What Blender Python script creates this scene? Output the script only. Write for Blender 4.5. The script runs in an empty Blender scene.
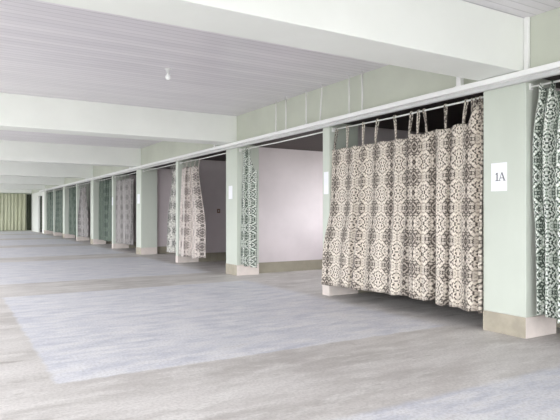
import bpy, bmesh, math, random
from mathutils import Vector

S = bpy.context.scene
COL = S.collection
random.seed(7)

# ------------------------------------------------------------------ layout
H_CAM = 1.4
YAW = math.atan(330 / 551)
XR = 5.49                      # plane of the pillar fronts (the row runs along +Y)
PITCH = 7.186                  # bay length
Y0 = 3.85                      # near face of the pillar with the sheet
def YK(k): return Y0 + PITCH * k
PW = 0.57                      # pillar width along the row
PD = 0.56                      # pillar depth
HALF = 3.70                    # offset of the thin partition in each bay
HT = 0.19                      # its thickness
ZC = 3.56                      # ceiling
ZB = 2.965                       # beam underside
XL = -2.5                      # left wall
XB = 8.7                       # back of the cubicles
YEND = 47.15
YREAR = -5.0
Z_ROD = 2.81

# ------------------------------------------------------------------ node helpers
class NT:
    def __init__(self, name):
        m = bpy.data.materials.new(name); m.use_nodes = True
        self.m = m; self.t = m.node_tree; self.t.nodes.clear()
        self.out = self.n('ShaderNodeOutputMaterial'); self.b = self.n('ShaderNodeBsdfPrincipled')
        self.l(self.b.outputs[0], self.out.inputs[0])
    def n(self, kind, **kw):
        o = self.t.nodes.new(kind)
        for k, v in kw.items(): setattr(o, k, v)
        return o
    def l(self, a, b): self.t.links.new(a, b)
    def put(self, sock, v):
        if hasattr(v, 'is_output'): self.l(v, sock)
        else: sock.default_value = v
    def math(self, op, a, b=None, c=None, clamp=False):
        o = self.n('ShaderNodeMath', operation=op); o.use_clamp = clamp
        self.put(o.inputs[0], a)
        if b is not None: self.put(o.inputs[1], b)
        if c is not None: self.put(o.inputs[2], c)
        return o.outputs[0]
    def mix(self, f, a, b, blend='MIX'):
        o = self.n('ShaderNodeMix', data_type='RGBA', blend_type=blend)
        self.put(o.inputs[0], f); self.put(o.inputs[6], a); self.put(o.inputs[7], b)
        return o.outputs[2]
    def noise(self, vec, scale, detail=2.0, rough=0.5, dim='3D'):
        o = self.n('ShaderNodeTexNoise', noise_dimensions=dim)
        if vec is not None: self.l(vec, o.inputs['Vector'])
        o.inputs['Scale'].default_value = scale; o.inputs['Detail'].default_value = detail
        o.inputs['Roughness'].default_value = rough
        return o.outputs[0]
    def ramp(self, v, lo, hi, a=0.0, b=1.0):
        o = self.n('ShaderNodeMapRange', interpolation_type='SMOOTHSTEP')
        self.put(o.inputs[0], v)
        for i, x in enumerate((lo, hi, a, b)): o.inputs[i + 1].default_value = x
        return o.outputs[0]
    def obj(self): return self.n('ShaderNodeTexCoord').outputs['Object']
    def bump(self, h, strength, dist):
        o = self.n('ShaderNodeBump'); o.inputs['Strength'].default_value = strength
        o.inputs['Distance'].default_value = dist
        self.l(h, o.inputs['Height']); self.l(o.outputs[0], self.b.inputs['Normal'])

def srgb(r, g, b):
    f = lambda c: (c / 12.92 if c <= 0.04045 else ((c + 0.055) / 1.055) ** 2.4)
    return (f(r / 255), f(g / 255), f(b / 255), 1)

def paint(name, col, rough=0.6, var=0.06, scale=2.0, stretch=(1, 1, 1), bumpy=0.05):
    t = NT(name)
    mp = t.n('ShaderNodeMapping'); mp.inputs['Scale'].default_value = stretch
    t.l(t.obj(), mp.inputs[0])
    n1 = t.noise(mp.outputs[0], scale, 4, 0.6)
    n2 = t.noise(mp.outputs[0], scale * 14, 2, 0.5)
    dark = tuple(c * (1 - var * 2) for c in col[:3]) + (1,)
    c = t.mix(t.ramp(n1, 0.32, 0.68), dark, col)
    t.put(t.b.inputs['Base Color'], c)
    t.b.inputs['Roughness'].default_value = rough
    t.bump(n2, bumpy, 0.01)
    return t.m

def m_floor():
    t = NT('worn_concrete')
    co = t.obj()
    sep = t.n('ShaderNodeSeparateXYZ'); t.l(co, sep.inputs[0])
    x, y = sep.outputs[0], sep.outputs[1]
    mp = t.n('ShaderNodeMapping'); mp.inputs['Scale'].default_value = (0.55, 1.6, 1)
    t.l(co, mp.inputs[0])
    big = t.noise(mp.outputs[0], 0.9, 5, 0.62)
    mid = t.noise(mp.outputs[0], 3.4, 6, 0.68)
    fine = t.noise(co, 38, 4, 0.6)
    # pale rectangles in every bay, darker strips between them
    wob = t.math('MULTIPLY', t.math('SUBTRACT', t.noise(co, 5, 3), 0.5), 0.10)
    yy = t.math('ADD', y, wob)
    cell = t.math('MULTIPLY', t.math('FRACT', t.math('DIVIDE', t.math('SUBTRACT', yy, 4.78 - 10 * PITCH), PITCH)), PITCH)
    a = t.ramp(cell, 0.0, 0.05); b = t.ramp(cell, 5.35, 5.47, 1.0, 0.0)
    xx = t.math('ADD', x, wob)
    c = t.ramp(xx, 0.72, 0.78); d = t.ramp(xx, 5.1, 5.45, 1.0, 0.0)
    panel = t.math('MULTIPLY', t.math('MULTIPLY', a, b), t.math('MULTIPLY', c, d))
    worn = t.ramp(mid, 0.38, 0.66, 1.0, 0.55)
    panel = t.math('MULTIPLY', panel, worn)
    bare = t.mix(t.ramp(big, 0.35, 0.66), srgb(180, 175, 172), srgb(212, 208, 206))
    bare = t.mix(t.ramp(mid, 0.42, 0.72), bare, srgb(224, 221, 219))
    bare = t.mix(t.ramp(t.noise(mp.outputs[0], 1.7, 6, 0.7), 0.56, 0.72), bare, srgb(160, 154, 150))
    panel_col = t.mix(t.ramp(mid, 0.32, 0.66), srgb(192, 194, 205), srgb(236, 237, 244))
    col = t.mix(panel, bare, panel_col)
    col = t.mix(t.ramp(fine, 0.35, 0.6, 0.25, 0.0), col, srgb(140, 136, 134))
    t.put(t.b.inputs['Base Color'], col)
    t.put(t.b.inputs['Roughness'], t.ramp(mid, 0.3, 0.7, 0.42, 0.62))
    t.b.inputs['Specular IOR Level'].default_value = 0.35
    t.bump(t.math('ADD', fine, mid), 0.12, 0.01)
    return t.m

def m_ceiling():
    t = NT('ceiling_planks')
    co = t.obj()
    sep = t.n('ShaderNodeSeparateXYZ'); t.l(co, sep.inputs[0])
    y = sep.outputs[1]
    q = t.math('DIVIDE', y, 0.12)
    fr = t.math('FRACT', q); fl = t.math('FLOOR', q)
    groove = t.ramp(t.math('ABSOLUTE', t.math('SUBTRACT', fr, 0.5)), 0.40, 0.48)
    wn = t.n('ShaderNodeTexWhiteNoise', noise_dimensions='1D'); t.l(fl, wn.inputs['W'])
    col = t.mix(wn.outputs[0], srgb(220, 216, 222), srgb(230, 226, 231))
    mp = t.n('ShaderNodeMapping'); mp.inputs['Scale'].default_value = (0.5, 2.5, 1); t.l(co, mp.inputs[0])
    col = t.mix(t.ramp(t.noise(mp.outputs[0], 1.4, 4), 0.4, 0.7, 0, 0.25), col, srgb(198, 193, 200))
    col = t.mix(t.math('MULTIPLY', groove, 0.3), col, srgb(120, 116, 124))
    t.put(t.b.inputs['Base Color'], col)
    t.b.inputs['Roughness'].default_value = 0.3
    t.b.inputs['Specular IOR Level'].default_value = 0.4
    t.bump(t.math('SUBTRACT', 1.0, groove), 0.4, 0.01)
    return t.m

def m_damask(name, light, dark, mid, cw=0.34, ch=0.36, bias=0.0):
    t = NT(name)
    uv = t.n('ShaderNodeUVMap').outputs[0]
    sep = t.n('ShaderNodeSeparateXYZ'); t.l(uv, sep.inputs[0])
    u = t.math('DIVIDE', sep.outputs[0], cw); v = t.math('DIVIDE', sep.outputs[1], ch)
    px = t.math('SUBTRACT', t.math('FRACT', u), 0.5); py = t.math('SUBTRACT', t.math('FRACT', v), 0.5)
    ax = t.math('ABSOLUTE', px); ay = t.math('ABSOLUTE', py)
    # pale ogee frame around each medallion
    og = t.math('MULTIPLY_ADD', t.math('COSINE', t.math('MULTIPLY', py, 6.2832)), 0.17, 0.26)
    band = t.ramp(t.math('ABSOLUTE', t.math('SUBTRACT', ax, og)), 0.035, 0.07, 1.0, 0.0)
    # medallion with petals at the centre, smaller rosette between two medallions
    r = t.math('SQRT', t.math('ADD', t.math('POWER', t.math('MULTIPLY', ax, 1.25), 2.0), t.math('POWER', t.math('MULTIPLY', py, 0.85), 2.0)))
    ang = t.math('ARCTAN2', py, ax)
    pet = t.math('MULTIPLY_ADD', t.math('COSINE', t.math('MULTIPLY', ang, 8.0)), 0.045, 0.21)
    med = t.ramp(t.math('SUBTRACT', r, pet), -0.04, 0.02, 1.0, 0.0)
    ring = t.ramp(t.math('ABSOLUTE', t.math('SUBTRACT', r, 0.13)), 0.012, 0.03, 0.25, 1.0)
    med = t.math('MULTIPLY', med, ring)
    qy = t.math('SUBTRACT', 0.5, ay)
    r2 = t.math('SQRT', t.math('ADD', t.math('POWER', ax, 2.0), t.math('POWER', qy, 2.0)))
    med = t.math('MAXIMUM', med, t.ramp(r2, 0.07, 0.12, 1.0, 0.0))
    cmb = t.n('ShaderNodeCombineXYZ'); t.l(ax, cmb.inputs[0]); t.l(t.math('ADD', ay, 3.0), cmb.inputs[1])
    cm2 = t.n('ShaderNodeCombineXYZ'); t.l(ax, cm2.inputs[0]); t.l(ay, cm2.inputs[1])
    n1 = t.noise(cmb.outputs[0], 15.0, 1.0, 0.5)
    n2 = t.noise(cm2.outputs[0], 17.0, 0.5, 0.5)
    inner = t.math('MULTIPLY_ADD', ax, -0.16, 0.03)
    sprig = t.ramp(t.math('ADD', t.math('ADD', t.math('MULTIPLY', n1, 0.7), t.math('MULTIPLY', n2, 0.3)), inner), 0.49 - bias, 0.55 - bias)
    hole = t.ramp(n2, 0.38, 0.50, 0.35, 0.95)
    m = t.math('MULTIPLY', med, hole)
    m = t.math('MAXIMUM', m, t.math('MULTIPLY', t.math('MULTIPLY', sprig, t.math('SUBTRACT', 1.0, t.math('MULTIPLY', band, .85))), 0.9))
    zone = t.ramp(t.math('SUBTRACT', og, ax), 0.0, 0.08)      # the field inside each ogee is woven darker
    ground = t.mix(t.math('MAXIMUM', t.math('MULTIPLY', t.ramp(n2, 0.45, 0.6), 0.7), t.math('MULTIPLY', zone, 0.45)), light, mid)
    col = t.mix(m, ground, dark)
    t.put(t.b.inputs['Base Color'], col)
    t.b.inputs['Roughness'].default_value = 0.8
    t.b.inputs['Specular IOR Level'].default_value = 0.2
    t.b.inputs['Sheen Weight'].default_value = 0.15
    w = t.n('ShaderNodeTexWave', wave_type='BANDS'); w.inputs['Scale'].default_value = 300
    t.l(uv, w.inputs['Vector'])
    t.bump(w.outputs[1], 0.05, 0.002)
    return t.m

M = {}
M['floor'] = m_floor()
M['ceil'] = m_ceiling()
M['white'] = paint('white_beam_paint', srgb(240, 242, 238), 0.55, 0.02, 1.2)
M['rail'] = paint('white_rail_paint', srgb(244, 244, 244), 0.4, 0.015, 3)
M['railgrey'] = paint('light_grey_board_paint', srgb(206, 206, 206), 0.5, 0.03, 3)
M['green'] = paint('pale_green_paint', srgb(203, 209, 199), 0.55, 0.03, 1.3, (1, 1, 0.5))
M['header'] = paint('sage_green_paint', srgb(206, 210, 197), 0.6, 0.04, 1.0)
M['lilac'] = paint('greyed_lilac_wall_paint', srgb(214, 205, 208), 0.6, 0.05, 0.9)
M['base'] = paint('olive_base_paint', srgb(158, 152, 136), 0.6, 0.08, 3)
M['tan'] = paint('tan_base_cement', srgb(176, 168, 152), 0.65, 0.08, 6)
M['cream'] = paint('cream_base_plaster', srgb(222, 212, 206), 0.6, 0.05, 5)
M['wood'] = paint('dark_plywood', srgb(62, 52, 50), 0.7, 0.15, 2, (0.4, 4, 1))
M['metal'] = paint('white_enamelled_tube', srgb(236, 236, 234), 0.35, 0.03, 10)
M['paper'] = paint('white_paper', srgb(244, 245, 250), 0.7, 0.01, 10)
M['ink'] = paint('grey_ink', srgb(110, 110, 116), 0.7, 0.02, 10)
M['bulb'] = paint('frosted_glass', srgb(250, 250, 250), 0.15, 0.0, 2)
M['socket'] = paint('white_bakelite', srgb(232, 232, 232), 0.3, 0.02, 8)
M['plate'] = paint('brown_switch_plastic', srgb(128, 96, 84), 0.4, 0.05, 8)
M['beige'] = m_damask('beige_brown_damask', srgb(222, 213, 201), srgb(64, 56, 52), srgb(150, 139, 129), bias=0.01, cw=.40, ch=.42)
M['leaf'] = m_damask('green_white_damask', srgb(232, 235, 229), srgb(36, 50, 40), srgb(120, 138, 118), bias=0.045)
M['mono'] = m_damask('grey_white_damask', srgb(228, 226, 220), srgb(66, 66, 66), srgb(176, 172, 168), bias=0.01)
M['taupe'] = m_damask('taupe_damask', srgb(228, 219, 213), srgb(92, 84, 82), srgb(196, 186, 180), bias=.015)
M['forest'] = m_damask('dark_green_damask', srgb(122, 132, 122), srgb(50, 62, 55), srgb(88, 102, 92), bias=0.02)
M['smoke'] = m_damask('smoky_grey_damask', srgb(172, 168, 166), srgb(84, 82, 82), srgb(140, 136, 136))
M['olive'] = paint('olive_curtain_cloth', srgb(186, 188, 164), 0.8, 0.10, 1.5, (4, 4, 0.2))
M['darkolive'] = paint('dark_green_curtain_cloth', srgb(60, 66, 52), 0.85, 0.12, 1.5, (4, 4, 0.2))

# ------------------------------------------------------------------ object helpers
def tag(o, label=None, cat=None, group=None, kind=None):
    if label: o['label'] = label
    if cat: o['category'] = cat
    if group: o['group'] = group
    if kind: o['kind'] = kind
    return o

def empty(name, loc):
    o = bpy.data.objects.new(name, None); COL.objects.link(o)
    o.location = loc; o.empty_display_size = 0.1
    return o

def link(name, bm, mat, parent=None, smooth=False):
    me = bpy.data.meshes.new(name)
    bm.normal_update(); bm.to_mesh(me); bm.free()
    for m in (mat if isinstance(mat, (list, tuple)) else [mat]): me.materials.append(m)
    if smooth:
        for p in me.polygons: p.use_smooth = True
    o = bpy.data.objects.new(name, me); COL.objects.link(o)
    if parent is not None:
        o.parent = parent
        o.matrix_parent_inverse.identity()
        o.location = -parent.location if parent.type == 'EMPTY' else (0, 0, 0)
    return o

def bx(bm, x0, x1, y0, y1, z0, z1, bev=0.0, mat=0):
    r = bmesh.ops.create_cube(bm, size=1.0)
    for v in r['verts']:
        v.co = Vector((x0 + (v.co.x + .5) * (x1 - x0), y0 + (v.co.y + .5) * (y1 - y0), z0 + (v.co.z + .5) * (z1 - z0)))
    fs = list({f for v in r['verts'] for f in v.link_faces})
    for f in fs: f.material_index = mat
    if bev:
        es = list({e for v in r['verts'] for e in v.link_edges})
        bmesh.ops.bevel(bm, geom=es, offset=bev, segments=2, affect='EDGES', profile=0.5)
    return fs

def box(name, x0, x1, y0, y1, z0, z1, mat, parent=None, bev=0.0):
    bm = bmesh.new(); bx(bm, x0, x1, y0, y1, z0, z1, bev)
    return link(name, bm, mat, parent)

def tube(bm, pts, r, seg=10):
    pts = [Vector(p) for p in pts]; rings = []
    for i, p in enumerate(pts):
        d = (pts[min(i + 1, len(pts) - 1)] - pts[max(i - 1, 0)]).normalized()
        a = d.cross(Vector((0, 0, 1)))
        if a.length < 1e-3: a = d.cross(Vector((1, 0, 0)))
        a.normalize(); b = d.cross(a)
        rr = r[i] if isinstance(r, (list, tuple)) else r
        rings.append([bm.verts.new(p + (a * math.cos(2 * math.pi * k / seg) + b * math.sin(2 * math.pi * k / seg)) * rr) for k in range(seg)])
    for A, B in zip(rings, rings[1:]):
        for k in range(seg):
            f = bm.faces.new((A[k], A[(k + 1) % seg], B[(k + 1) % seg], B[k])); f.smooth = True
    bm.faces.new(rings[0][::-1]); bm.faces.new(rings[-1])

def lathe(bm, c, prof, seg=20):
    rings = []
    for r, z in prof:
        rings.append([bm.verts.new((c[0] + r * math.cos(2 * math.pi * k / seg), c[1] + r * math.sin(2 * math.pi * k / seg), c[2] + z)) for k in range(seg)])
    for A, B in zip(rings, rings[1:]):
        for k in range(seg):
            f = bm.faces.new((A[k], A[(k + 1) % seg], B[(k + 1) % seg], B[k])); f.smooth = True
    bm.faces.new(rings[0][::-1]); bm.faces.new(rings[-1])
    bmesh.ops.recalc_face_normals(bm, faces=bm.faces)

# ------------------------------------------------------------------ the hall
tag(box('floor', XL, XB + .15, YREAR, YEND + .2, -.15, 0, M['floor']), 'worn grey concrete floor with pale rectangles', 'floor', kind='structure')
tag(box('ceiling', XL, XR + .15, YREAR, YEND + .2, ZC, ZC + .12, M['ceil']), 'lavender grey plank ceiling between white beams', 'ceiling', kind='structure')

# left wall with a long window opening in every bay (the daylight side, behind the camera's left)
bm = bmesh.new()
bx(bm, XL - .2, XL, YREAR, YEND + .2, 0, .45)
bx(bm, XL - .2, XL, YREAR, YEND + .2, 3.05, ZC + .12)
ys = [YREAR] + [YK(k) for k in range(-1, 7)]
for k in range(-1, 7):
    bx(bm, XL - .2, XL, YK(k), min(YK(k) + PW, YEND + .2), .45, 3.05)
tag(link('wall_left', bm, M['green']), 'pale green outer wall with open windows', 'wall', kind='structure')
# rear wall with a wide entrance
bm = bmesh.new()
bx(bm, XL - .2, XL + .5, YREAR - .2, YREAR, 0, ZC + .12)
bx(bm, XR, XB + .15, YREAR - .2, YREAR, 0, ZC + .12)
bx(bm, XL + .5, XR, YREAR - .2, YREAR, 3.0, ZC + .12)
tag(link('wall_rear', bm, M['green']), 'pale green rear wall with a wide entrance', 'wall', kind='structure')
# end wall
tag(box('wall_end', XL, XB + .15, YEND, YEND + .2, 0, ZC, M['green']), 'far end wall behind the olive curtains', 'wall', kind='structure')

# beams across the hall
for k in range(-1, 7):
    o = box('beam', XL, XR - .002, YK(k), YK(k) + PW - .02, ZB, ZC, M['white'], bev=.006)
    tag(o, ['white ceiling beam behind the viewer', 'nearest white ceiling beam, ending above the pillar with the sheet',
            'second white ceiling beam from the front', 'third white ceiling beam from the front', 'fourth white ceiling beam from the front',
            'fifth white ceiling beam from the front', 'sixth white ceiling beam from the front', 'farthest white beam above the olive curtain'][k + 1], 'beam', 'white ceiling beams', 'structure')

# header wall above the openings
tag(box('wall_header', XR, XR + .12, YREAR, YEND, 2.90, ZC, M['header']), 'sage green wall band between the rail and the ceiling', 'wall', kind='structure')
# ceiling of the cubicles
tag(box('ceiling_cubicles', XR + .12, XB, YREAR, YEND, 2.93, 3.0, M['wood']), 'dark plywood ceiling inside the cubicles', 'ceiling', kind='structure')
bm = bmesh.new()
bx(bm, XB, XB + .15, YREAR, 7.9, 0, 3.0); bx(bm, XB, XB + .15, 10.5, YEND, 0, 3.0)
bx(bm, XB, XB + .15, 7.9, 10.5, 0, 1.1); bx(bm, XB, XB + .15, 7.9, 10.5, 2.7, 3.0)  # unseen gap added in this wall to let light into the open cubicle
tag(link('wall_right', bm, M['lilac']), 'greyed lilac rear wall of the cubicles', 'wall', kind='structure')

PN = ['hidden', 'pale green pillar carrying the 1A sheet', 'pale green pillar left of the open cubicle, second from the front',
      'third pale green pillar from the front', 'fourth pale green pillar from the front', 'fifth pale green pillar from the front',
      'sixth and last pale green pillar, beside the white end wall']
BZ = 0.235
for k in range(-1, 6):
    y = YK(k)
    r = box('pillar', XR, XR + PD, y, y + PW, BZ, 2.93, M['green'], bev=.008)
    tag(r, PN[k + 1] if k >= 0 else 'pale green pillar beyond the right edge', 'pillar', 'pale green pillars', 'structure')
    bm = bmesh.new()
    bx(bm, XR - .004, XR + PD, y - .004, y + PW + .004, 0, BZ, .005)
    bm.normal_update()
    for f in bm.faces: f.material_index = 0 if f.normal.x < -.7 else 1
    tag(link('base_band', bm, [M['tan'], M['cream']], r), 'tan and cream base band of the pillar')
    # partition behind the pillar
    w = box('partition', XR + PD, XB, y + .2, y + .35, 0, 2.93, M['lilac'])
    tag(w, 'greyed lilac partition behind ' + ['the pillar beyond the right edge', 'the pillar with the 1A sheet', 'the second pillar, seen through the open cubicle', 'the third pillar',
        'the fourth pillar', 'the fifth pillar', 'the last pillar'][k + 1], 'partition', 'lilac partitions', 'structure')
    bm = bmesh.new()
    bx(bm, XR + PD, XB, y + .188, y + .2, 0, .245); bx(bm, XR + PD, XB, y + .35, y + .362, 0, .245)
    tag(link('baseboard', bm, M['base'], w), 'olive baseboard')
    if k < 5:
        y = YK(k) + HALF
        r = box('partition', XR, XR + .62, y, y + HT, .20, 2.93, M['green'], bev=.006)
        tag(r, ['slim green partition end beyond the right edge', 'slim partition end left of the closed beige curtain', 'slim partition end between the taupe and grey bunched curtains',
                'slim partition end beside the smoky curtain', 'slim partition end in the fourth bay', 'slim partition end in the last curtained bay'][k + 1], 'partition', 'slim partition ends', 'structure')
        bm = bmesh.new(); bx(bm, XR - .004, XR + .62, y - .004, y + HT + .004, 0, .20, .004)
        tag(link('base_band', bm, M['cream'], r), 'cream base band')
        bm = bmesh.new(); bx(bm, XR + .62, XB, y + .04, y + HT - .01, 0, 2.93, 0, 0)
        bx(bm, XR + .62, XB, y + .028, y + .04, 0, .245, 0, 1); bx(bm, XR + .62, XB, y + HT - .01, y + HT, 0, .245, 0, 1)
        link('wall_panel', bm, [M['lilac'], M['base']], r)

# white wall of the last bay with a doorway
bm = bmesh.new()
ya, yb, yd0, yd1 = YK(5) + PW, YEND, 41.3, 43.3
bx(bm, XR, XR + .12, ya, yd0, 0, 2.9); bx(bm, XR, XR + .12, yd1, yb, 0, 2.9); bx(bm, XR, XR + .12, yd0, yd1, 2.62, 2.9)
tag(link('wall_end_bay', bm, M['white']), 'white wall past the last pillar with a doorway', 'wall', kind='structure')

# rail running in front of the row
bm = bmesh.new()
bx(bm, XR - .15, XR - .06, YREAR, YK(5) + 2.0, 2.892, 2.955, .006)
rail = tag(link('rail', bm, M['rail']), 'long white rail running along the tops of the cubicles', 'rail')
box('backing_board', XR - .06, XR - .006, YREAR, YK(5) + 2.0, 2.85, 2.935, M['railgrey'], rail, .004)
# conduit on the corner at the end of the nearest beam
bm = bmesh.new(); bx(bm, XR - .05, XR - .003, Y0 - .06, Y0 - .005, 2.96, ZC, .01)
tag(link('conduit', bm, M['rail']), 'white vertical conduit at the end of the nearest beam', 'conduit')
# posts between rail and beams
for k in range(0, 5):
    y = YK(k) + (.80 if k == 0 else .90)
    bm = bmesh.new(); bx(bm, XR - .13, XR - .07, y, y + .07, 2.955, ZC, .004)
    bx(bm, XR - .14, XR - .06, y - .012, y + .082, 2.955, 2.963)
    tag(link('post', bm, M['rail']), ['short white post on the rail just beyond the nearest beam', 'short white post on the rail just beyond the second beam',
        'short white post on the rail just beyond the third beam', 'short white post on the rail just beyond the fourth beam', 'short white post on the rail just beyond the fifth beam'][k], 'post', 'short posts above the rail')
# hanger wires
WL = ['leftmost thin white hanger wire above the open cubicle', 'second thin white hanger wire from the left', 'third thin white hanger wire from the left, straight upright',
      'slightly slanting white hanger wire, fourth from the left', 'tall thin white hanger wire above the closed curtain', 'rightmost thin white hanger wire above the closed curtain']
for i, (y, dx, top) in enumerate(((9.15, 0, ZC), (8.78, 0, ZC), (8.10, 0, ZC), (7.68, 0, ZC), (6.88, 0, ZC), (6.56, .0, ZC))):
    bm = bmesh.new()
    x = XR - .10
    yt = y - (.07 if i == 3 else 0)
    tube(bm, [(x, y, 2.955), (x + dx, yt, top)], .013, 8)
    bx(bm, x - .02, x + .02, y - .02, y + .02, 2.955, 2.967)
    tag(link('hanger_wire', bm, M['metal']), WL[i], 'wire', 'hanger wires above the rail')

# curtain rods, one per cubicle
ROD_X = XR + .08
RODN = ['the right edge cubicle', 'the closed beige curtain', 'the open cubicle with the narrow green bunch', 'the bunched taupe curtain', 'the grey white bunch behind the slim partition',
        'the smoky curtain in the third bay', 'the dark green curtain in the third bay', 'the pinched curtain in the fourth bay', 'the far dark green curtain in the fourth bay',
        'the first curtain in the fifth bay', 'the last curtain of the row']
def openings(i):                         # opening i counted from the right edge: (near y, far y)
    k = (i - 1) // 2; far = (i - 1) % 2
    return (YK(k) + HALF + HT, YK(k + 1)) if far else (YK(k) + PW, YK(k) + HALF)
for i in range(0, 11):
    a, b = openings(i)
    r = empty('curtain_rod', (ROD_X, (a + b) / 2, Z_ROD))
    tag(r, 'white tube curtain rod above ' + RODN[i], 'curtain rod', 'curtain rods of the cubicles')
    bm = bmesh.new(); tube(bm, [(ROD_X, a + .01, Z_ROD), (ROD_X, (a + b) / 2, Z_ROD - .012), (ROD_X, b - .01, Z_ROD)], .012, 10)
    link('tube', bm, M['metal'], r)
    for yy in (a, b - .02):
        bm = bmesh.new(); bx(bm, ROD_X - .03, ROD_X + .03, yy, yy + .02, Z_ROD - .035, Z_ROD + .035, .004)
        link('bracket', bm, M['metal'], r)

# ------------------------------------------------------------------ curtains
def smooth(a, b, x):
    t = min(1, max(0, (x - a) / (b - a))); return t * t * (3 - 2 * t)

def cloth_mesh(ya, yb, x0, ztop, zbot, folds, amp, fullness, seed, prof=None, flat_top=True, nu=None, nv=44, axis='y', uoff=0.0, lean=0.0, top_amp=.55, edge=(None, None)):
    """hanging cloth from ya to yb; folds and amplitude may vary; prof(v) -> (near edge shift, far edge shift)."""
    rnd = random.Random(seed)
    nu = nu or max(60, int(folds * 14))
    ph = [rnd.uniform(0, 6.28) for _ in range(8)]
    ws = [rnd.uniform(.75, 1.3) for _ in range(8)]
    bm = bmesh.new(); uvl = bm.loops.layers.uv.new('UVMap')
    W = abs(yb - ya); rows = []
    zt = ztop if callable(ztop) else (lambda u: ztop)
    zb = zbot if callable(zbot) else (lambda u: zbot)
    am = amp if callable(amp) else (lambda u: amp)
    for j in range(nv + 1):
        v = j / nv; row = []
        for i in range(nu + 1):
            u = i / nu
            s0, s1 = prof(v) if prof else (0, 0)
            uw = u + .18 / max(folds, 1) * math.sin(2 * math.pi * u * 2.3 + ph[5]) * (1 if 0 < u < 1 else 0)
            th = 2 * math.pi * folds * uw + ph[0]
            k = (top_amp + (1 - top_amp) * (1 - v) ** .7)
            a = am(u) * k * (.75 + .35 * math.sin(2 * math.pi * u * 1.7 + ph[1]))
            f = math.sin(th + .5 * math.sin(v * 3 + ph[2])) + .28 * math.sin(th * 2.1 + ph[3] + v) + .35 * math.sin(th * .37 + ph[4] - 1.5 * v)
            y = ya + s0 + (yb + s1 - ya - s0) * u + .25 * W / max(folds, 1) / 3.0 * math.sin(2 * th) * min(1, am(u) * 14) * .6 * math.sin(math.pi * u)
            x = x0 + a * f + .004 * math.sin(9 * u * 6.28 + v * 11 + ph[6]) - (lean(u) if callable(lean) else lean) * (1 - v)
            if edge[0] is not None: q = smooth(.02, .10, u); x = x * q + (x0 + edge[0]) * (1 - q)
            if edge[1] is not None: q = smooth(.02, .08, 1 - u); x = x * q + (x0 + edge[1]) * (1 - q)
            z = zb(u) + (zt(u) - zb(u)) * v
            row.append((bm.verts.new((x, y, z) if axis == 'y' else (y, x, z)), u * W * fullness + uoff, z))
        rows.append(row)
    for A, B in zip(rows, rows[1:]):
        for i in range(nu):
            q = (A[i], A[i + 1], B[i + 1], B[i])
            f = bm.faces.new([p[0] for p in q]); f.smooth = True
            for lp, p in zip(f.loops, q): lp[uvl].uv = (p[1], p[2])
    return bm

def cloth(name, bm, mat, parent=None, th=.005):
    o = link(name, bm, mat, parent, True)
    md = o.modifiers.new('thickness', 'SOLIDIFY'); md.thickness = th; md.offset = 0
    return o

def tab(parent, y, z0, mat, w=.034, ybot=None, x0=None):
    """strap looped over the rod: up the front, over, down the back"""
    ybot = y if ybot is None else ybot
    xb = ROD_X - .012 if x0 is None else x0
    path = [(xb, ybot, z0 - .03), (xb - .004, ybot * .7 + y * .3, z0 + (Z_ROD - z0) * .45), (ROD_X - .02, y, Z_ROD - .02), (ROD_X - .016, y, Z_ROD + .012), (ROD_X, y, Z_ROD + .02), (ROD_X + .016, y, Z_ROD + .012),
            (ROD_X + .02, y, Z_ROD - .03), (xb + .02, ybot * .6 + y * .4, z0 + (Z_ROD - z0) * .4), (xb + .012, ybot, z0 - .03)]
    bm = bmesh.new(); uvl = bm.loops.layers.uv.new('UVMap'); prev = None; d = 0
    for i, p in enumerate(path):
        if i: d += (Vector(p) - Vector(path[i - 1])).length
        ww = w * (.8 + .2 * math.cos(i * 1.3)) / 2
        cur = [(bm.verts.new((p[0], p[1] + s * ww, p[2])), (s * ww + y, d)) for s in (-1, 1)]
        if prev:
            q = (prev[0], prev[1], cur[1], cur[0])
            f = bm.faces.new([a[0] for a in q]); f.smooth = True
            for lp, a in zip(f.loops, q): lp[uvl].uv = a[1]
        prev = cur
    return cloth('tab', bm, mat, parent, .004)

CG = 'curtains of the cubicle row'
def curtain(label, ya, yb, tabs=(), mat='beige', group=CG, zt_tab=None, **kw):
    r = empty('curtain', (ROD_X, (ya + yb) / 2, 0))
    tag(r, label, 'curtain', group)
    cloth('cloth', cloth_mesh(ya, yb, kw.pop('x0', XR + .03), **kw), M[mat], r)
    for t in tabs:
        y, yb_ = t if isinstance(t, tuple) else (t, t)
        tab(r, y, zt_tab or 2.49, M[mat], ybot=yb_)
    return r

def sag(z, n, d, rise=0.0):
    return lambda u: z - d * abs(math.sin(math.pi * n * u)) + rise * u

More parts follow.
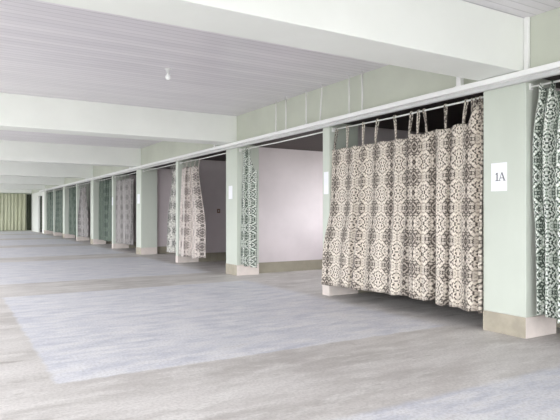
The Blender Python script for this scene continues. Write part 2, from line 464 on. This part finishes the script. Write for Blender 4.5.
# closed beige pair (coordinates run from the left end towards the viewer)
curtain('wide beige and brown damask curtain with spaced tabs, left one of the closed pair', 7.56, 5.645,
        tabs=[(7.44, 7.5), 7.15, 6.75, (6.42, 6.46), (6.04, 6.0), (5.70, 5.74)], mat='beige', zt_tab=2.47,
        ztop=sag(2.475, 6, .018), zbot=lambda u: .19 + .008 * math.sin(u * 19 + 2) + .04 * u, folds=5.5,
        amp=lambda u: .058 + .0 * (1 - smooth(.0, .14, u)), fullness=1.22, seed=3, lean=lambda u: .13 - .08 * u, prof=lambda v: (.13 * smooth(.4, .75, 1 - v), 0), x0=XR + .055, nu=150, edge=(None, .02), top_amp=.35)
curtain('beige and brown damask curtain bunched against the 1A pillar, right one of the closed pair', 5.635, 4.44,
        tabs=[(5.56, 5.58), (5.46, 5.40), (5.08, 5.07), (4.74, 4.78), 4.64, 4.58, 4.52], mat='beige', zt_tab=2.51,
        ztop=lambda u: 2.50 - .03 * abs(math.sin(math.pi * 3 * u)) + .05 * u + .20 * smooth(.80, .90, u), zbot=lambda u: .225 + .008 * math.sin(u * 21 + 1) - .03 * smooth(.2, .9, u), folds=5.2,
        amp=lambda u: .068 + .02 * smooth(.7, .9, u) + .04 * (1 - smooth(.05, .2, u)), fullness=1.35, seed=11, lean=.05, x0=XR + .045, nu=130, edge=(-.075, None), uoff=2.9, top_amp=.4)
# near right edge
curtain('green and white damask curtain bunched at the right edge beside the 1A pillar', 3.78, 2.75,
        tabs=[3.72, 3.58, 3.46, 3.30, 3.1, 2.9], mat='leaf', zt_tab=2.70,
        ztop=lambda u: 2.74 + .03 * math.sin(u * 23), zbot=lambda u: .265 + .025 * math.sin(u * 17), folds=7.0, amp=.085, fullness=2.2, seed=5, x0=XR + .09, nu=170,
        prof=lambda v: (-.06 * smooth(.75, 1, v) + .035 * smooth(.3, .7, 1 - abs(v - .72) * 2), 0), top_amp=.5)
# open cubicle
curtain('narrow green and white damask bunch beside the second pillar', 11.02 - .02, 10.30,
        tabs=[10.86, 10.72, 10.58], mat='leaf', zt_tab=2.70,
        ztop=lambda u: 2.76 - .42 * (1 - smooth(.0, .10, u)) - .45 * smooth(.62, .75, u), zbot=lambda u: .25 + .02 * math.sin(u * 12), folds=4.2, amp=.075, fullness=2.2, seed=8, x0=XR + .10, nu=110,
        prof=lambda v: (-.05 * smooth(.7, 1, v), .0))
curtain('taupe damask curtain gathered in front of the slim partition, wider towards its hem', 14.60, 12.95,
        tabs=[14.45, 14.25, 14.0, 13.7, 13.4], mat='taupe', zt_tab=2.62,
        ztop=sag(2.66, 5, .04), zbot=lambda u: .24 + .02 * math.sin(u * 15), folds=5.0, amp=.10, fullness=1.8, seed=21, x0=XR + .06, nu=110,
        prof=lambda v: (0, .55 * smooth(.3, 1, v)), lean=.10)
curtain('grey and white damask bunch behind the slim partition of the second bay', 15.38, 14.90, tabs=[15.1, 15.3, 15.5], mat='mono', zt_tab=2.56,
        ztop=2.62, zbot=.27, folds=4.5, amp=.09, fullness=2.0, seed=22, x0=XR + .06, nu=90, prof=lambda v: (-.2 * smooth(.3, 1, v), 0), lean=.08)
# third to fifth bays
def yspan(i, a, b):
    y0, y1 = openings(i); return y0 + (y1 - y0) * b, y0 + (y1 - y0) * a
far = [(5, .25, .98, 'smoke', 'smoky grey damask curtain half drawn in the third bay', 2.66),
       (6, .03, .75, 'forest', 'dark green damask curtain in the third bay', 2.76),
       (7, .30, .98, 'smoke', 'smoky grey curtain with a narrowed top in the fourth bay', 2.66),
       (8, .02, .80, 'forest', 'dark green damask curtain in the fourth bay', 2.74),
       (9, .10, .98, 'forest', 'dark green damask curtain nearer in the fifth bay', 2.74),
       (10, .02, .95, 'forest', 'dark green damask curtain last in the row', 2.74)]
for q, (i, a, b, mat, lab, zt) in enumerate(far):
    yf, yn = yspan(i, a, b)
    r = curtain(lab, yf, yn, tabs=[yn + (yf - yn) * (.1 + .2 * t) for t in range(5)], mat=mat, zt_tab=zt - .02, ztop=zt, zbot=.25, folds=7, amp=.09, fullness=1.5, seed=40 + q, x0=XR + .12, nu=110,
            prof=(lambda v: (-.5 * smooth(.3, 1, v), .7 * smooth(.3, 1, v))) if i == 7 else None)

# far end curtains
o = cloth('curtain', cloth_mesh(1.2, 5.12, YEND - .14, 2.9, .05, 15, .085, 1.5, 60, axis='x', nu=260), M['olive'])
tag(o, 'wide olive green curtain covering the far end wall', 'curtain', 'far end curtains')
o = cloth('curtain', cloth_mesh(5.14, XR - .03, YEND - .12, 2.85, .06, 2.5, .05, 1.5, 61, axis='x', nu=60), M['darkolive'])
tag(o, 'narrow dark curtain at the right corner of the far end', 'curtain', 'far end curtains')
o = cloth('curtain', cloth_mesh(yd1 + .02, yd0 - .02, XR + .17, 2.70, .20, 6, .035, 1.5, 62, nu=100), M['darkolive'])
tag(o, 'dark green curtain hanging in the doorway of the white far wall', 'curtain', 'far end curtains')

# ------------------------------------------------------------------ papers
def letters(bm, strokes, y0, z0, sc, x):
    """strokes of a flat letter on a wall facing -X; u runs towards -Y (to the right as read)"""
    for (u0, v0, u1, v1, w) in strokes:
        a = Vector((0, y0 - u0 * sc, z0 + v0 * sc)); b = Vector((0, y0 - u1 * sc, z0 + v1 * sc))
        d = (b - a).normalized(); n = Vector((0, -d.z, d.y)) * w * sc / 2
        vs = [bm.verts.new((x, p.y, p.z)) for p in (a + n, b + n, b - n, a - n)]
        bm.faces.new(vs)
    bmesh.ops.recalc_face_normals(bm, faces=bm.faces)
    r = bmesh.ops.extrude_face_region(bm, geom=bm.faces[:])
    for v in [g for g in r['geom'] if isinstance(g, bmesh.types.BMVert)]: v.co.x -= .0008

r = empty('paper_sheet', (XR, 4.20, 1.82)); tag(r, 'white paper sheet marked 1A taped to the nearest pillar', 'paper')
bm = bmesh.new(); bx(bm, XR - .003, XR - .001, 4.09, 4.305, 1.655, 1.985)
link('sheet', bm, M['paper'], r)
bm = bmesh.new()
letters(bm, [(.35, 0, .35, 1, .16), (.12, .03, .58, .03, .07), (.16, .80, .36, .97, .09)], 4.255, 1.775, .095, XR - .0035)
link('digit', bm, M['ink'], r)
bm = bmesh.new()
letters(bm, [(0, 0, .36, 1, .07), (.36, 1, .74, 0, .16), (.13, .34, .60, .34, .07), (-.1, .03, .16, .03, .06), (.56, .03, .92, .03, .06)], 4.192, 1.775, .095, XR - .0035)
link('letter', bm, M['ink'], r)
for y0_, w_, z0_, h_, lab in ((11.26, .2, 1.72, .3, 'small white sheet on the second pillar'), (YK(0) + HALF + .02, .13, 1.72, .38, 'narrow white sheet on the slim partition left of the closed curtain'),
                             (YK(2) + .15, .28, 1.72, .32, 'small white sheet on the third pillar'), (YK(2) + HALF + .01, .15, 1.70, .32, 'small white sheet on the slim partition of the third bay')):
    bm = bmesh.new(); bx(bm, XR - .003, XR - .001, y0_, y0_ + w_, z0_, z0_ + h_)
    tag(link('paper_sheet', bm, M['paper']), lab, 'paper')

# outlet on the partition of the second bay
r = empty('wall_socket', (6.75, YK(1) + HALF + .04, 1.46)); tag(r, 'small brown socket on the lilac wall in the taupe curtain cubicle', 'socket')
yw = YK(1) + HALF + .04
bm = bmesh.new(); bx(bm, 6.70, 6.80, yw - .012, yw - .001, 1.40, 1.52, .004); link('plate', bm, M['plate'], r)
bm = bmesh.new(); bx(bm, 6.735, 6.765, yw - .018, yw - .012, 1.445, 1.475, .002); link('button', bm, M['socket'], r)

# bare bulb on the ceiling
r = empty('ceiling_bulb', (2.8, 7.94, ZC)); tag(r, 'bare white bulb in a socket on the plank ceiling', 'light bulb')
bm = bmesh.new(); lathe(bm, (2.8, 7.94, ZC), [(.02, 0), (.05, -.001), (.05, -.010), (.035, -.018), (.022, -.025), (.022, -.060), (.018, -.065)]); link('lamp_holder', bm, M['socket'], r)
bm = bmesh.new(); lathe(bm, (2.8, 7.94, ZC), [(.015, -.063), (.018, -.08), (.036, -.105), (.042, -.130), (.036, -.152), (.020, -.168), (.004, -.172)]); link('bulb', bm, M['bulb'], r)

# ------------------------------------------------------------------ light: overcast daylight through the openings
w = bpy.data.worlds.new('sky'); S.world = w; w.use_nodes = True
bg = w.node_tree.nodes['Background']; bg.inputs[0].default_value = (0.97, 0.985, 1.0, 1); bg.inputs[1].default_value = 1.05
nt = w.node_tree; tc = nt.nodes.new('ShaderNodeTexCoord'); sp = nt.nodes.new('ShaderNodeSeparateXYZ'); mr = nt.nodes.new('ShaderNodeMapRange'); mx = nt.nodes.new('ShaderNodeMix'); mx.data_type = 'RGBA'
nt.links.new(tc.outputs['Generated'], sp.inputs[0]); nt.links.new(sp.outputs[2], mr.inputs[0]); mr.inputs[1].default_value = -.04; mr.inputs[2].default_value = .02
nt.links.new(mr.outputs[0], mx.inputs[0]); mx.inputs[6].default_value = (.40, .41, .39, 1); mx.inputs[7].default_value = (1.06, 1.08, 1.10, 1)
dn = nt.nodes.new('ShaderNodeMapRange'); dn.interpolation_type = 'SMOOTHSTEP'      # the sky is brighter on the entrance side
nt.links.new(sp.outputs[1], dn.inputs[0])
for i_, v_ in enumerate((.1, -.9, .92, 2.3)): dn.inputs[i_ + 1].default_value = v_
nt.links.new(mx.outputs[2], bg.inputs[0]); nt.links.new(dn.outputs[0], bg.inputs[1])
def portal(name, loc, rot, sx, sy):
    d = bpy.data.lights.new(name, 'AREA'); d.shape = 'RECTANGLE'; d.size = sx; d.size_y = sy
    d.cycles.is_portal = True
    o = bpy.data.objects.new(name, d); COL.objects.link(o); o.location = loc; o.rotation_euler = rot
R = math.radians
portal('entrance_daylight', ((XL + .5 + XR) / 2, YREAR - .1, 1.5), (R(90), 0, 0), XR - XL - .5, 3.0)
for k in range(-1, 6):
    a, b = YK(k) + PW, YK(k + 1)
    portal('opening_daylight', (XL - .1, (a + b) / 2, 1.75), (0, R(-90), 0), 2.6, b - a)

portal('opening_daylight', (XB + .1, 9.2, 1.9), (0, R(90), 0), 1.6, 2.6)  # portal of the added rear opening, only there to brighten the open cubicle
# ------------------------------------------------------------------ camera and view
cam = bpy.data.cameras.new('camera'); co = bpy.data.objects.new('camera', cam); COL.objects.link(co)
co.location = (0, 0, H_CAM); co.rotation_euler = (R(90), 0, -YAW)
cam.sensor_fit = 'HORIZONTAL'; cam.sensor_width = 36; cam.lens = 551 / 560 * 36
cam.shift_y = 3 / 560
cam.clip_end = 200
S.camera = co
S.view_settings.view_transform = 'Standard'; S.view_settings.look = 'None'
S.view_settings.gamma = 1; S.view_settings.use_curve_mapping = False
S.view_settings.exposure = 2.14
S.cycles.max_bounces = 16; S.cycles.diffuse_bounces = 10
